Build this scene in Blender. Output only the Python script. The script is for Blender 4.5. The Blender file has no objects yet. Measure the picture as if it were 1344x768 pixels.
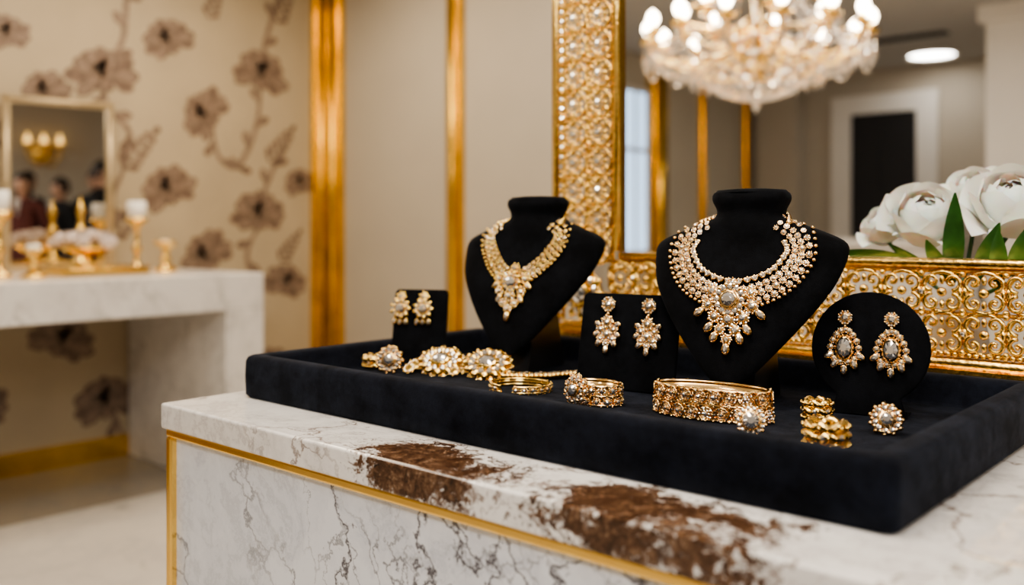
import bpy, math, random
from mathutils import Vector, Matrix
random.seed(7)
pi=math.pi
# ---------------------------------------------------------------- materials
def nn(nt,typ,props=None,**ins):
    n=nt.nodes.new(typ)
    for k,v in (props or {}).items(): setattr(n,k,v)
    for k,v in ins.items():
        key=int(k[1:]) if (k[0]=='i' and k[1:].isdigit()) else k.replace('_',' ')
        s=n.inputs[key]
        if isinstance(v,bpy.types.NodeSocket): nt.links.new(v,s)
        else: s.default_value=v
    return n
def c4(c): return (c[0],c[1],c[2],1.0)
def newmat(name):
    m=bpy.data.materials.new(name); m.use_nodes=True
    return m,m.node_tree,m.node_tree.nodes['Principled BSDF']
def ramp(nt,fac,stops):
    r=nt.nodes.new('ShaderNodeValToRGB'); nt.links.new(fac,r.inputs[0])
    el=r.color_ramp.elements
    while len(el)<len(stops): el.new(0.5)
    for e,(p,c) in zip(el,stops):
        e.position=p; e.color=c4(c) if not isinstance(c,(int,float)) else (c,c,c,1)
    return r.outputs[0]
def mixc(nt,f,a,b):
    m=nt.nodes.new('ShaderNodeMix'); m.data_type='RGBA'
    for s,v in ((m.inputs[0],f),(m.inputs[6],a),(m.inputs[7],b)):
        if isinstance(v,bpy.types.NodeSocket): nt.links.new(v,s)
        elif isinstance(v,(int,float)): s.default_value=v
        else: s.default_value=c4(v)
    return m.outputs[2]
def mth(nt,op,a,b=0.0,clamp=False):
    m=nt.nodes.new('ShaderNodeMath'); m.operation=op; m.use_clamp=clamp
    for s,v in ((m.inputs[0],a),(m.inputs[1],b)):
        if isinstance(v,bpy.types.NodeSocket): nt.links.new(v,s)
        else: s.default_value=v
    return m.outputs[0]
def plain(name,col,rough=0.5,metal=0.0,var=0.06,scale=20,bump=0.0,bscale=80,**kw):
    m,nt,b=newmat(name)
    tc=nn(nt,'ShaderNodeTexCoord')
    no=nn(nt,'ShaderNodeTexNoise',None,Vector=tc.outputs['Object'],Scale=float(scale),Detail=4.0)
    hi=[min(1,x*(1+var)) for x in col]; lo=[x*(1-var) for x in col]
    nt.links.new(ramp(nt,no.outputs[0],[(0.3,lo),(0.7,hi)]),b.inputs['Base Color'])
    b.inputs['Roughness'].default_value=rough; b.inputs['Metallic'].default_value=metal
    if bump>0:
        n2=nn(nt,'ShaderNodeTexNoise',None,Vector=tc.outputs['Object'],Scale=float(bscale),Detail=5.0)
        bp=nn(nt,'ShaderNodeBump',None,Height=n2.outputs[0],Strength=bump,Distance=0.01)
        nt.links.new(bp.outputs[0],b.inputs['Normal'])
    for k,v in kw.items():
        s=b.inputs[k.replace('_',' ')]
        s.default_value=c4(v) if isinstance(v,tuple) else v
    return m
def emis(name,col,st):
    m,nt,b=newmat(name)
    b.inputs['Base Color'].default_value=c4(col)
    b.inputs['Emission Color'].default_value=c4(col); b.inputs['Emission Strength'].default_value=st
    return m
def marble(name,base=(.80,.79,.78),vein=(.22,.21,.22),scale=2.2,width=.018,amount=.5,cloud=(.55,.54,.55),patches=(),rough=.12,fine=.6):
    m,nt,b=newmat(name)
    co=nn(nt,'ShaderNodeTexCoord').outputs['Object']
    no=nn(nt,'ShaderNodeTexNoise',None,Vector=co,Scale=4.0,Detail=7.0,Roughness=.6)
    sub=nn(nt,'ShaderNodeVectorMath',{'operation':'SUBTRACT'},i0=no.outputs['Color'],i1=(.5,.5,.5))
    sc=nn(nt,'ShaderNodeVectorMath',{'operation':'MULTIPLY'},i0=sub.outputs[0],i1=(.55,.55,.55))
    ad=nn(nt,'ShaderNodeVectorMath',{'operation':'ADD'},i0=co,i1=sc.outputs[0])
    st=nn(nt,'ShaderNodeVectorMath',{'operation':'MULTIPLY'},i0=ad.outputs[0],i1=(1.5,1.5,.6))
    vo=nn(nt,'ShaderNodeTexVoronoi',{'feature':'DISTANCE_TO_EDGE'},Vector=st.outputs[0],Scale=scale)
    vm=ramp(nt,vo.outputs['Distance'],[(0,1.0),(width*.4,.6),(width,0.0)])
    low=nn(nt,'ShaderNodeTexNoise',None,Vector=co,Scale=3.1,Detail=4.0)
    lm=ramp(nt,low.outputs[0],[(1-amount-.08,0.0),(1-amount+.1,1.0)])
    v1=mth(nt,'MULTIPLY',vm,lm)
    vo2=nn(nt,'ShaderNodeTexVoronoi',{'feature':'DISTANCE_TO_EDGE'},Vector=st.outputs[0],Scale=scale*2.7)
    v2=mth(nt,'MULTIPLY',ramp(nt,vo2.outputs['Distance'],[(0,fine),(width*1.3,0.0)]),ramp(nt,low.outputs[0],[(.48,0.0),(.60,1.0)]))
    cl=nn(nt,'ShaderNodeTexNoise',None,Vector=ad.outputs[0],Scale=2.4,Detail=9.0,Roughness=.65)
    ca=mth(nt,'ABSOLUTE',mth(nt,'SUBTRACT',cl.outputs[0],.5))
    cm=ramp(nt,ca,[(0,.85),(.015,.4),(.09,0.0)])
    col=mixc(nt,cm,base,cloud)
    col=mixc(nt,mth(nt,'MAXIMUM',v1,v2),col,vein)
    if patches:
        tot=None
        n3=nn(nt,'ShaderNodeTexNoise',None,Vector=co,Scale=9.0,Detail=9.0,Roughness=.7)
        stq=nn(nt,'ShaderNodeVectorMath',{'operation':'MULTIPLY'},i0=ad.outputs[0],i1=(.45,2.0,2.0))
        n4=nn(nt,'ShaderNodeTexNoise',None,Vector=stq.outputs[0],Scale=26.0,Detail=9.0,Roughness=.75)
        for (cx,cy,cz,rx,ry,rz) in patches:
            d=nn(nt,'ShaderNodeVectorMath',{'operation':'SUBTRACT'},i0=co,i1=(cx,cy,cz))
            e=nn(nt,'ShaderNodeVectorMath',{'operation':'DIVIDE'},i0=d.outputs[0],i1=(rx,ry,rz))
            l=nn(nt,'ShaderNodeVectorMath',{'operation':'LENGTH'},i0=e.outputs[0])
            g=mth(nt,'ADD',l.outputs['Value'],mth(nt,'MULTIPLY',mth(nt,'SUBTRACT',n3.outputs[0],.5),2.6))
            g=mth(nt,'ADD',g,mth(nt,'MULTIPLY',mth(nt,'SUBTRACT',n4.outputs[0],.5),2.2))
            k=ramp(nt,g,[(.80,1.0),(.96,0.0)])
            tot=k if tot is None else mth(nt,'MAXIMUM',tot,k)
        n5=nn(nt,'ShaderNodeTexNoise',None,Vector=ad.outputs[0],Scale=42.0,Detail=8.0,Roughness=.75)
        br=ramp(nt,n5.outputs[0],[(.34,(.014,.007,.004)),(.48,(.070,.033,.017)),(.60,(.17,.095,.052)),(.71,(.48,.38,.30))])
        col=mixc(nt,tot,col,br)
    nt.links.new(col,b.inputs['Base Color'])
    b.inputs['Roughness'].default_value=rough
    return m
def velvet(name,col,tint=(.25,.3,.5),sh=.25):
    m,nt,b=newmat(name)
    co=nn(nt,'ShaderNodeTexCoord').outputs['Object']
    n1=nn(nt,'ShaderNodeTexNoise',None,Vector=co,Scale=14.0,Detail=8.0,Roughness=.8)
    n2=nn(nt,'ShaderNodeTexNoise',None,Vector=co,Scale=600.0,Detail=2.0)
    nt.links.new(ramp(nt,n1.outputs[0],[(.38,[x*.45 for x in col]),(.65,[x*1.9 for x in col])]),b.inputs['Base Color'])
    nt.links.new(ramp(nt,n1.outputs[0],[(.38,sh*.5),(.65,sh*1.5)]),b.inputs['Sheen Weight'])
    b.inputs['Roughness'].default_value=.95
    b.inputs['Specular IOR Level'].default_value=.12
    b.inputs['Sheen Roughness'].default_value=.45
    b.inputs['Sheen Tint'].default_value=c4(tint)
    bp=nn(nt,'ShaderNodeBump',None,Height=n2.outputs[0],Strength=.35,Distance=.001)
    nt.links.new(bp.outputs[0],b.inputs['Normal'])
    return m

M_gold=plain('polished_gold',(1.0,.65,.20),.14,1.0)
M_jgold=plain('jewelry_gold',(1.0,.65,.30),.17,1.0,.1,60)
M_ygold=plain('yellow_gold',(1.0,.66,.22),.17,1.0,.1,60)
M_brass=plain('brushed_brass',(.84,.54,.11),.24,1.0,.15,6)
M_frameg=plain('frame_gold',(1.0,.62,.19),.25,1.0,.15,30,.2,120)
M_dia,_nt,_b=newmat('diamond')
_b.inputs['Base Color'].default_value=(.99,.97,.95,1); _b.inputs['Metallic'].default_value=.86; _b.inputs['Roughness'].default_value=.03; _b.inputs['IOR'].default_value=2.4
M_velvet=velvet('black_velvet',(.003,.0034,.0045),(.2,.22,.28),.08)
M_tray=velvet('navy_black_velvet',(.0045,.0056,.0095),(.24,.28,.38),.18)
M_stand=plain('stand_plastic',(.016,.017,.020),.35)
M_mirror,_nt,_b=newmat('mirror_glass')
_b.inputs['Base Color'].default_value=(.84,.84,.83,1); _b.inputs['Metallic'].default_value=1; _b.inputs['Roughness'].default_value=.0
PATCH=[(-.875,.82,.895,.14,.10,.05),(-.53,.83,.885,.16,.10,.055),(-.56,.79,.74,.07,.05,.06),(-.42,.79,.80,.09,.05,.06)]
M_slab=marble('counter_marble',(.80,.775,.74),(.20,.14,.11),2.4,.022,.58,(.53,.50,.48),PATCH,.05)
M_body=marble('counter_front_marble',(.77,.79,.83),(.05,.042,.05),2.7,.026,.60,(.56,.58,.63),PATCH[2:],.05,.8)
M_console=marble('console_marble',(.80,.77,.73),(.5,.48,.45),1.6,.03,.5,(.62,.59,.56),(),.2)
M_floor=marble('floor_marble',(.68,.63,.56),(.46,.43,.39),1.0,.02,.5,(.57,.53,.49),(),.08)
M_floorb=marble('floor_border_marble',(.37,.315,.24),(.3,.27,.24),1.0,.02,.4,(.31,.28,.24),(),.12)
M_plaster=plain('greige_plaster',(.49,.435,.355),.7,0,.03,3)
M_cream=plain('cream_plaster',(.58,.52,.42),.7,0,.03,3)
M_paper=plain('wallpaper_taupe',(.455,.370,.250),.5,0,.05,4)
M_motif=plain('wallpaper_motif',(.180,.120,.086),.5,0,.25,25)
M_motif2=plain('wallpaper_motif_light',(.250,.180,.130),.5,0,.25,25)
M_ceil=plain('ceiling_paint',(.50,.48,.45),.8,0,.02,3)
M_white=plain('white_paint',(.76,.72,.66),.5,0,.02,5)
M_dark=plain('dark_door_paint',(.006,.006,.008),.5)
M_candle=plain('candle_wax',(.9,.87,.8),.5)
M_rose=plain('rose_petal',(.97,.95,.88),.5,0,.02,20,Subsurface_Weight=.45,Subsurface_Scale=.03)
M_leaf=plain('leaf_green',(.030,.10,.020),.35,0,.35,30)
M_bulb=emis('bulb_glow',(1,.84,.62),22)
M_crys=plain('crystal',(.97,.88,.78),.05,.85,.02,30,Emission_Color=(1.0,.82,.62),Emission_Strength=.18)  # faint warm emission added to the crystals stands in for sparkle
M_sparkle=emis('sparkle_disc_glow',(1,.93,.84),55)  # glow of the small unseen discs added for jewel sparkle
M_win=emis('window_daylight',(.50,.70,.95),1.5)
M_skin=plain('skin',(.55,.33,.23),.5)
M_hair=plain('dark_hair',(.02,.012,.01),.5)
M_suit=plain('black_suit',(.008,.008,.010),.8)
M_dress=plain('burgundy_jacket',(.10,.025,.02),.8)
M_vase=plain('vase_ceramic',(.75,.73,.7),.2)

# ---------------------------------------------------------------- mesh builder
I4=Matrix.Identity(4)
def T(x,y=0,z=0):
    return Matrix.Translation(Vector((x,y,z)) if not isinstance(x,Vector) else x)
def frame(o,x,y,z):
    m=Matrix.Identity(4)
    for i,v in enumerate((x,y,z)):
        for j in range(3): m[j][i]=v[j]
    for j in range(3): m[j][3]=o[j]
    return m
class MB:
    def __init__(s): s.v=[];s.f=[];s.m=[];s.s=[]
    def add(s,vs,fs,mi=0,sm=True,M=None):
        o=len(s.v)
        if M is not None: vs=[M@Vector(v) for v in vs]
        s.v.extend([tuple(v) for v in vs])
        for f in fs: s.f.append([i+o for i in f]); s.m.append(mi); s.s.append(sm)
    def box(s,lo,hi,mi=0,M=None,bev=0.0):
        x0,y0,z0=lo;x1,y1,z1=hi
        s.add([(x0,y0,z0),(x1,y0,z0),(x1,y1,z0),(x0,y1,z0),(x0,y0,z1),(x1,y0,z1),(x1,y1,z1),(x0,y1,z1)],
              [(0,3,2,1),(4,5,6,7),(0,1,5,4),(1,2,6,5),(2,3,7,6),(3,0,4,7)],mi,False,M)
    def prism(s,o2,z0,z1,mi=0,M=None,bev=0.0,sm=False):
        n=len(o2)
        def inset(d):
            r=[]
            for i in range(n):
                a=Vector(o2[i-1]);b=Vector(o2[i]);c=Vector(o2[(i+1)%n])
                e1=(b-a);e2=(c-b)
                n1=Vector((-e1.y,e1.x));n2=Vector((-e2.y,e2.x))
                if n1.length>0:n1.normalize()
                if n2.length>0:n2.normalize()
                q=n1+n2
                if q.length>1e-6:q.normalize()
                r.append((b.x+q.x*d,b.y+q.y*d))
            return r
        if bev>0: rings=[(inset(bev),z0),(inset(bev*.3),z0+bev*.3),(o2,z0+bev),(o2,z1-bev),(inset(bev*.3),z1-bev*.3),(inset(bev),z1)]
        else: rings=[(o2,z0),(o2,z1)]
        vs=[];fs=[]
        for r,z in rings: vs+=[(p[0],p[1],z) for p in r]
        for k in range(len(rings)-1):
            for i in range(n):
                j=(i+1)%n; fs.append((k*n+i,k*n+j,(k+1)*n+j,(k+1)*n+i))
        fs.append(tuple(reversed(range(n)))); fs.append(tuple(range((len(rings)-1)*n,len(rings)*n)))
        s.add(vs,fs,mi,sm,M)
    def tube(s,path,r,n=6,closed=False,mi=0,M=None,flat=1.0):
        P=[Vector(p) for p in path];L=len(P)
        if L<2:return
        rr=r if isinstance(r,(list,tuple)) else [r]*L
        vs=[];up=None
        for i in range(L):
            a=P[i-1] if (i>0 or closed) else P[i]
            b=P[(i+1)%L] if (i<L-1 or closed) else P[i]
            t=(b-a)
            if t.length<1e-9:t=Vector((0,0,1))
            t.normalize()
            if up is None:
                up=Vector((0,0,1)) if abs(t.z)<.9 else Vector((1,0,0))
            x=up-t*up.dot(t)
            if x.length<1e-6: x=t.orthogonal()
            x.normalize(); up=x; y=t.cross(x)
            for k in range(n):
                a2=2*pi*k/n
                vs.append(P[i]+x*(math.cos(a2)*rr[i]*flat)+y*(math.sin(a2)*rr[i]))
        fs=[]
        for i in range(L if closed else L-1):
            j=(i+1)%L
            for k in range(n):
                k2=(k+1)%n; fs.append((i*n+k,i*n+k2,j*n+k2,j*n+k))
        if not closed:
            fs.append(tuple(reversed(range(n)))); fs.append(tuple(range((L-1)*n,L*n)))
        s.add(vs,fs,mi,True,M)
    def lathe(s,prof,n=16,mi=0,M=None,sm=True):
        vs=[];fs=[];L=len(prof)
        for (r,z) in prof:
            for k in range(n):
                a=2*pi*k/n; vs.append((r*math.cos(a),r*math.sin(a),z))
        for i in range(L-1):
            for k in range(n):
                k2=(k+1)%n; fs.append((i*n+k,i*n+k2,(i+1)*n+k2,(i+1)*n+k))
        s.add(vs,fs,mi,sm,M)
    def ball(s,c,r,mi=0,M=None,n=8,rg=5,sc=(1,1,1)):
        vs=[(c[0],c[1],c[2]-r*sc[2])];fs=[]
        for i in range(1,rg):
            ph=-pi/2+pi*i/rg
            for k in range(n):
                a=2*pi*k/n
                vs.append((c[0]+r*sc[0]*math.cos(ph)*math.cos(a),c[1]+r*sc[1]*math.cos(ph)*math.sin(a),c[2]+r*sc[2]*math.sin(ph)))
        vs.append((c[0],c[1],c[2]+r*sc[2])); top=len(vs)-1
        for k in range(n):
            k2=(k+1)%n
            fs.append((0,1+k2,1+k)); fs.append((top,1+(rg-2)*n+k,1+(rg-2)*n+k2))
            for i in range(rg-2):
                fs.append((1+i*n+k,1+i*n+k2,1+(i+1)*n+k2,1+(i+1)*n+k))
        s.add(vs,fs,mi,True,M)
    def bead(s,c,r,mi=0,M=None): s.ball(c,r,mi,M,6,4)
    def gem(s,c,r,mi=1,M=None,sx=1,sy=1,n=8,rot=0):
        vs=[]
        for k in range(n):
            a=2*pi*k/n+rot; vs.append((c[0]+sx*r*.42*math.cos(a),c[1]+sy*r*.42*math.sin(a),c[2]+r*.46))
        for k in range(n):
            a=2*pi*(k+.5)/n+rot; vs.append((c[0]+sx*r*.76*math.cos(a),c[1]+sy*r*.76*math.sin(a),c[2]+r*.30))
        for k in range(n):
            a=2*pi*k/n+rot; vs.append((c[0]+sx*r*math.cos(a),c[1]+sy*r*math.sin(a),c[2]))
        vs.append((c[0],c[1],c[2]-r*.5))
        fs=[tuple(range(n))]
        for k in range(n):
            k2=(k+1)%n
            fs+=[(k,n+k,k2),(k,2*n+k,n+k),(k2,n+k,2*n+k2),(n+k,2*n+k,2*n+k2),(3*n,2*n+k2,2*n+k)]
        s.add(vs,fs,mi,False,M)
    def build(s,name,mats,M=None,parent=None):
        me=bpy.data.meshes.new(name); me.from_pydata(s.v,[],s.f)
        for m in mats: me.materials.append(m)
        me.polygons.foreach_set('material_index',s.m); me.polygons.foreach_set('use_smooth',s.s)
        me.update()
        ob=bpy.data.objects.new(name,me); bpy.context.scene.collection.objects.link(ob)
        if M is not None: ob.matrix_world=M
        if parent: ob.parent=parent
        return ob
def empty(name,M=None):
    e=bpy.data.objects.new(name,None); bpy.context.scene.collection.objects.link(e)
    if M is not None: e.matrix_world=M
    return e
def rrect(x0,x1,y0,y1,r,n=4):
    o=[]
    for cx,cy,a0 in ((x1-r,y1-r,0),(x0+r,y1-r,pi/2),(x0+r,y0+r,pi),(x1-r,y0+r,1.5*pi)):
        for k in range(n+1):
            a=a0+pi/2*k/n; o.append((cx+r*math.cos(a),cy+r*math.sin(a)))
    return o
def simplebox(name,lo,hi,mat):
    b=MB(); b.box(lo,hi); return b.build(name,[mat])
def catmull(P,n):
    P=[Vector(p) for p in P]; out=[]
    Q=[P[0]*2-P[1]]+P+[P[-1]*2-P[-2]]
    for i in range(1,len(Q)-2):
        for k in range(n):
            t=k/n; a,b,c,d=Q[i-1],Q[i],Q[i+1],Q[i+2]
            out.append(.5*((2*b)+(c-a)*t+(2*a-5*b+4*c-d)*t*t+(3*b-a-3*c+d)*t**3))
    out.append(P[-1]); return out

# ---------------------------------------------------------------- room
XL,YB,YN,YR,XR,ZC=-4.8,3.64,9.42,-2.6,3.2,2.8
simplebox('floor',(-4.0,YR,-.1),(XR,YN,0),M_floor)
simplebox('floor_border',(XL,YR,-.1),(-4.0,YN,0),M_floorb)
simplebox('ceiling',(XL-.1,YR-.1,ZC),(XR+.1,YN+.1,ZC+.1),M_ceil)
simplebox('wall_left',(XL-.1,YR,0),(XL,YB,ZC),M_paper)
simplebox('wall_left_salon',(XL-.1,YB,0),(XL,YN,ZC),M_cream)
simplebox('wall_partition',(XL,YB,0),(-2.72,YB+.1,ZC),M_plaster)
simplebox('wall_far',(XL-.1,YN,0),(XR+.1,YN+.1,ZC),M_plaster)
simplebox('wall_rear',(XL-.1,YR-.1,0),(XR+.1,YR,ZC),M_cream)
simplebox('wall_right',(XR,YR,0),(XR+.1,YN,ZC),M_plaster)
simplebox('baseboard_left',(XL,YR,0),(XL+.02,YB,.11),M_brass)
simplebox('baseboard_partition',(XL,YB-.02,0),(-2.72,YB,.11),M_brass)
def goldtrim(name,lo,hi,axis):
    b=MB(); b.box(lo,hi)
    c=[(lo[i]+hi[i])/2 for i in range(3)]
    if axis=='x':
        w=hi[0]-lo[0]; b.box((c[0]-w*.28,lo[1]-.012,lo[2]),(c[0]+w*.28,lo[1],hi[2]))
        b.tube([(c[0],lo[1]-.012,lo[2]),(c[0],lo[1]-.012,hi[2])],w*.14,8)
    else:
        w=hi[1]-lo[1]; b.box((hi[0],c[1]-w*.28,lo[2]),(hi[0]+.012,c[1]+w*.28,hi[2]))
        b.tube([(hi[0]+.012,c[1],lo[2]),(hi[0]+.012,c[1],hi[2])],w*.14,8)
    return b.build(name,[M_brass])
goldtrim('trim_1',(XL+.02,YB-.03,0),(-4.63,YB,ZC),'x')
goldtrim('trim_2',(XL,3.505,0),(XL+.03,YB-.03,ZC),'y')
goldtrim('trim_3',(-3.70,YB-.025,0),(-3.58,YB,ZC),'x')
goldtrim('trim_4',(XL,7.30,0),(XL+.05,7.59,2.72),'y')
goldtrim('trim_5',(XL,8.25,0),(XL+.03,8.33,ZC),'y')
goldtrim('trim_6',(XL,9.17,0),(XL+.03,9.24,ZC),'y')
b=MB(); b.box((XL,6.90,1.0),(XL+.012,7.26,2.45),1)
for lo,hi in (((XL,6.86,.95),(XL+.03,6.90,2.5)),((XL,7.26,.95),(XL+.03,7.30,2.5)),((XL,6.90,2.45),(XL+.03,7.26,2.5)),((XL,6.90,.95),(XL+.03,7.26,1.0)),((XL,6.90,1.9),(XL+.025,7.26,1.94)),((XL,7.07,1.0),(XL+.025,7.10,2.45))):
    b.box(lo,hi,0)
b.build('window_1',[M_white,M_win])
b=MB(); yf=YN-.001
b.box((-3.70,yf-.02,0),(-3.05,yf,2.36),1)
for x0,x1 in ((-3.62,-3.42),(-3.33,-3.13)):
    for z0,z1 in ((.2,1.0),(1.15,2.2)): b.box((x0,yf-.03,z0),(x1,yf-.02,z1),1)
b.box((-3.90,yf-.05,0),(-3.70,yf,2.55),0); b.box((-3.05,yf-.05,0),(-2.85,yf,2.55),0); b.box((-3.70,yf-.05,2.36),(-3.05,yf,2.55),0)
b.ball((-3.14,yf-.05,1.05),.025,2)
b.build('door_1',[M_white,M_dark,M_brass])
simplebox('wall_pilaster',(-4.62,YN-.25,0),(-4.18,YN,ZC),M_plaster)
b=MB(); b.box((-1.875,7.25,0),(-1.33,7.65,ZC)); b.box((-1.92,7.2,0),(-1.28,7.7,.15)); b.box((-1.92,7.2,ZC-.12),(-1.28,7.7,ZC))
b.build('column',[M_white])
b=MB(); b.box((-3.9,7.3,.0),(-2.15,7.75,1.06)); b.box((-3.95,7.25,1.06),(-2.1,7.8,1.12)); b.box((-3.85,7.28,.1),(-2.2,7.3,.12),1); b.box((-3.85,7.28,.95),(-2.2,7.3,.97),1)
b.build('reception_desk',[M_white,M_brass])
b=MB(); b.box((-3.05,7.9,ZC-.01),(-2.35,8.05,ZC),0)
for k in range(4): b.box((-3.03,7.915+.034*k,ZC-.016),(-2.37,7.925+.034*k,ZC-.01),0)
b.build('ceiling_air_vent',[M_dark])
def light_disc(x,y,r=.2):
    b=MB(); b.lathe([(r*1.15,0),(r*1.15,-.02),(r,-.02),(r,-.005)],28,0,T(x,y,ZC)); b.lathe([(r,-.006),(0.001,-.006)],28,1,T(x,y,ZC))
    b.build('downlight_and_sparkle_disc',[M_white,M_sparkle if r<.1 else emis('downlight_panel_glow',(1,.95,.88),16)])
for x,y,r in ((-2.76,8.9,.2),(-3.9,2.0,.07),(-2.6,2.9,.07),(-.9,.6,.07),(-.2,.1,.07),(-1.5,-.1,.07),(.4,1.0,.07),(-.5,-.6,.07),(.3,-.9,.07),(-.3,1.2,.07)): light_disc(x,y,r)  # first is a real ceiling lamp; small discs added for jewel sparkle
def area(name,loc,rot,sx,sy,pw,col=(1,.92,.82)):
    l=bpy.data.lights.new(name,'AREA'); l.shape='RECTANGLE'; l.size=sx; l.size_y=sy; l.energy=pw; l.color=col
    o=bpy.data.objects.new(name,l); bpy.context.scene.collection.objects.link(o); o.location=loc; o.rotation_euler=rot; return o
area('softbox_counter',(-.8,.7,ZC-.04),(0,0,0),.8,.5,30,(1,.88,.72))  # added softbox above the counter, no fixture around it
area('fill_wallwash',(-3.7,2.2,ZC-.04),(0,0,0),.8,1.8,36,(1,.83,.62))  # added fill to brighten the wallpaper wall
area('fill_back',(-2.3,2.9,ZC-.04),(0,0,0),1.2,.4,10,(1,.87,.72))  # added fill between counter and partition
area('fill_salon',(-2.6,4.9,ZC-.04),(0,0,0),1.6,.7,68,(1,.89,.76))  # added fill for the salon, kept out of view
area('key_front',(.2,-1.0,ZC-.1),(math.radians(32),0,math.radians(20)),1.0,.5,48,(1,.96,.93))  # added key light behind the camera, tilted towards the counter
area('fill_right',(1.5,.9,ZC-.1),(math.radians(10),math.radians(30),0),.6,.6,24,(1,.92,.83))  # added warm fill from the right, helps the roses
area('fill_mid',(-2.9,.3,ZC-.04),(0,0,0),.8,.8,22,(1,.88,.73))  # added fill for the middle of the room

# wallpaper motifs -------------------------------------------------------------
b=MB()
def wpt(y,z,k=0): return (XL+.0015+k*.0006,y,z)
def petal(y,z,a,l,w,mi,k):
    for q,(ll,ww,mm) in enumerate(((l,w,1),(l*.9,w*.72,0)) if mi==0 else ((l,w,0),(l*.9,w*.70,1))):
        pts=[]
        for i in range(14):
            t=2*pi*i/14
            px=(l-ll)*.5+ll*(.5-.5*math.cos(t)); py=ww*.5*math.sin(t)*(1.3 if px>l*.5 else .7)*(1+.10*math.sin(5*t))
            pts.append(wpt(y+px*math.cos(a)-py*math.sin(a),z+px*math.sin(a)+py*math.cos(a),k*2+q))
        b.add(pts,[tuple(range(14))],mm,False)
def ribbon(pts,w):
    P=catmull([(p[0],p[1],0) for p in pts],8); vs=[]
    n=len(P)
    for i,p in enumerate(P):
        t=(P[min(i+1,n-1)]-P[max(i-1,0)]).normalized(); q=Vector((-t.y,t.x))
        ww=w*(.6+.4*math.sin(pi*i/n))
        vs+=[wpt(p.x+q.x*ww,p.y+q.y*ww),wpt(p.x-q.x*ww,p.y-q.y*ww)]
    b.add(vs,[(2*i,2*i+1,2*i+3,2*i+2) for i in range(n-1)],1,False)
    for i in range(4,n-4,6):
        t=(P[i+1]-P[i-1]).normalized(); a=math.atan2(t.y,t.x)
        petal(P[i].x,P[i].y,a+(.7 if (i//6)%2 else -.7),.105,.040,(i//6)%2,0)
def wflower(y,z,r,tilt=0):
    R_=random.Random(int(y*977+z*131))
    for i,(a,l,w) in enumerate(((-30,1.10,.40),(-5,1.22,.46),(22,1.14,.50),(50,1.0,.50),(128,1.0,.50),(158,1.14,.50),(185,1.22,.46),(210,1.10,.40))):
        petal(y,z-.2*r,math.radians(a+R_.uniform(-6,6))+tilt,r*l*R_.uniform(.9,1.1),r*w,i%2,i%2)
    for i,(a,l) in enumerate(((68,1.05),(90,1.12),(112,1.05),(80,.75),(100,.75))):
        petal(y,z-.35*r,math.radians(a)+tilt,r*l,r*.48,(i+1)%2,2+i%2)
    for i,a in enumerate((-60,-95,-130)):
        petal(y,z-.25*r,math.radians(a)+tilt,r*.55,r*.24,i%2,4)
def wbud(y,z,r,a):
    for j in range(5):
        cy=y+math.cos(a)*r*.42*j; cz=z+math.sin(a)*r*.42*j
        for d in (-.8,.8): petal(cy,cz,a+d,r*(.75-.09*j),r*.26,j%2,j%2)
    petal(y+math.cos(a)*r*1.9,z+math.sin(a)*r*1.9,a,r*.6,r*.25,0,1)
def pattern(dy,dz=0):
    for y,z,r,t in ((2.563,2.26,.13,.5),(2.195,2.03,.155,.1),(2.793,1.88,.14,.9),(3.143,2.15,.155,-.2),(2.563,1.44,.14,.4),(3.13,1.31,.155,0),(2.793,1.07,.145,.6),(3.321,.89,.125,-.3),(2.21,.32,.15,.1),(1.91,1.90,.115,.4),(1.725,2.16,.10,0),(3.43,1.50,.10,.2),(1.98,.66,.14,-.4),(2.62,.45,.13,.3),(3.2,.38,.14,0)):
        wflower(y+dy,z+dz,r,t)
    for y,z,r,a in ((2.30,1.52,.125,.85),(3.20,1.60,.12,.9),(2.32,2.42,.12,1.0),(3.25,2.45,.12,1.1),(3.28,1.0,.10,.9),(2.24,1.16,.12,.8),(2.80,2.40,.10,1.2),(2.95,.84,.09,.5)):
        wbud(y+dy,z+dz,r,a)
    for pts in (((2.82,1.80),(2.86,1.62),(2.98,1.56),(3.08,1.72),(3.13,1.9),(3.14,2.1)),((3.13,1.25),(3.17,1.42),(3.24,1.58),(3.34,1.76)),((2.2,2.05),(2.30,2.2),(2.33,2.45),(2.44,2.62)),((2.2,1.98),(2.22,1.84),(2.34,1.7),(2.30,1.5)),((2.30,1.5),(2.24,1.35),(2.27,1.2)),((3.14,2.2),(3.2,2.4),(3.3,2.7)),((2.79,1.0),(2.82,.8),(2.98,.74),(3.2,.85),(3.32,.95)),((2.0,.72),(2.1,.9),(2.05,1.1)),((3.12,1.2),(3.05,1.05),(3.1,.85)),((2.22,.3),(2.3,.1))):
        ribbon([(p[0]+dy,p[1]+dz) for p in pts],.016)
for k in range(3): pattern(-1.62*k)
b.build('wallpaper_floral_pattern',[M_motif,M_motif2])

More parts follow.
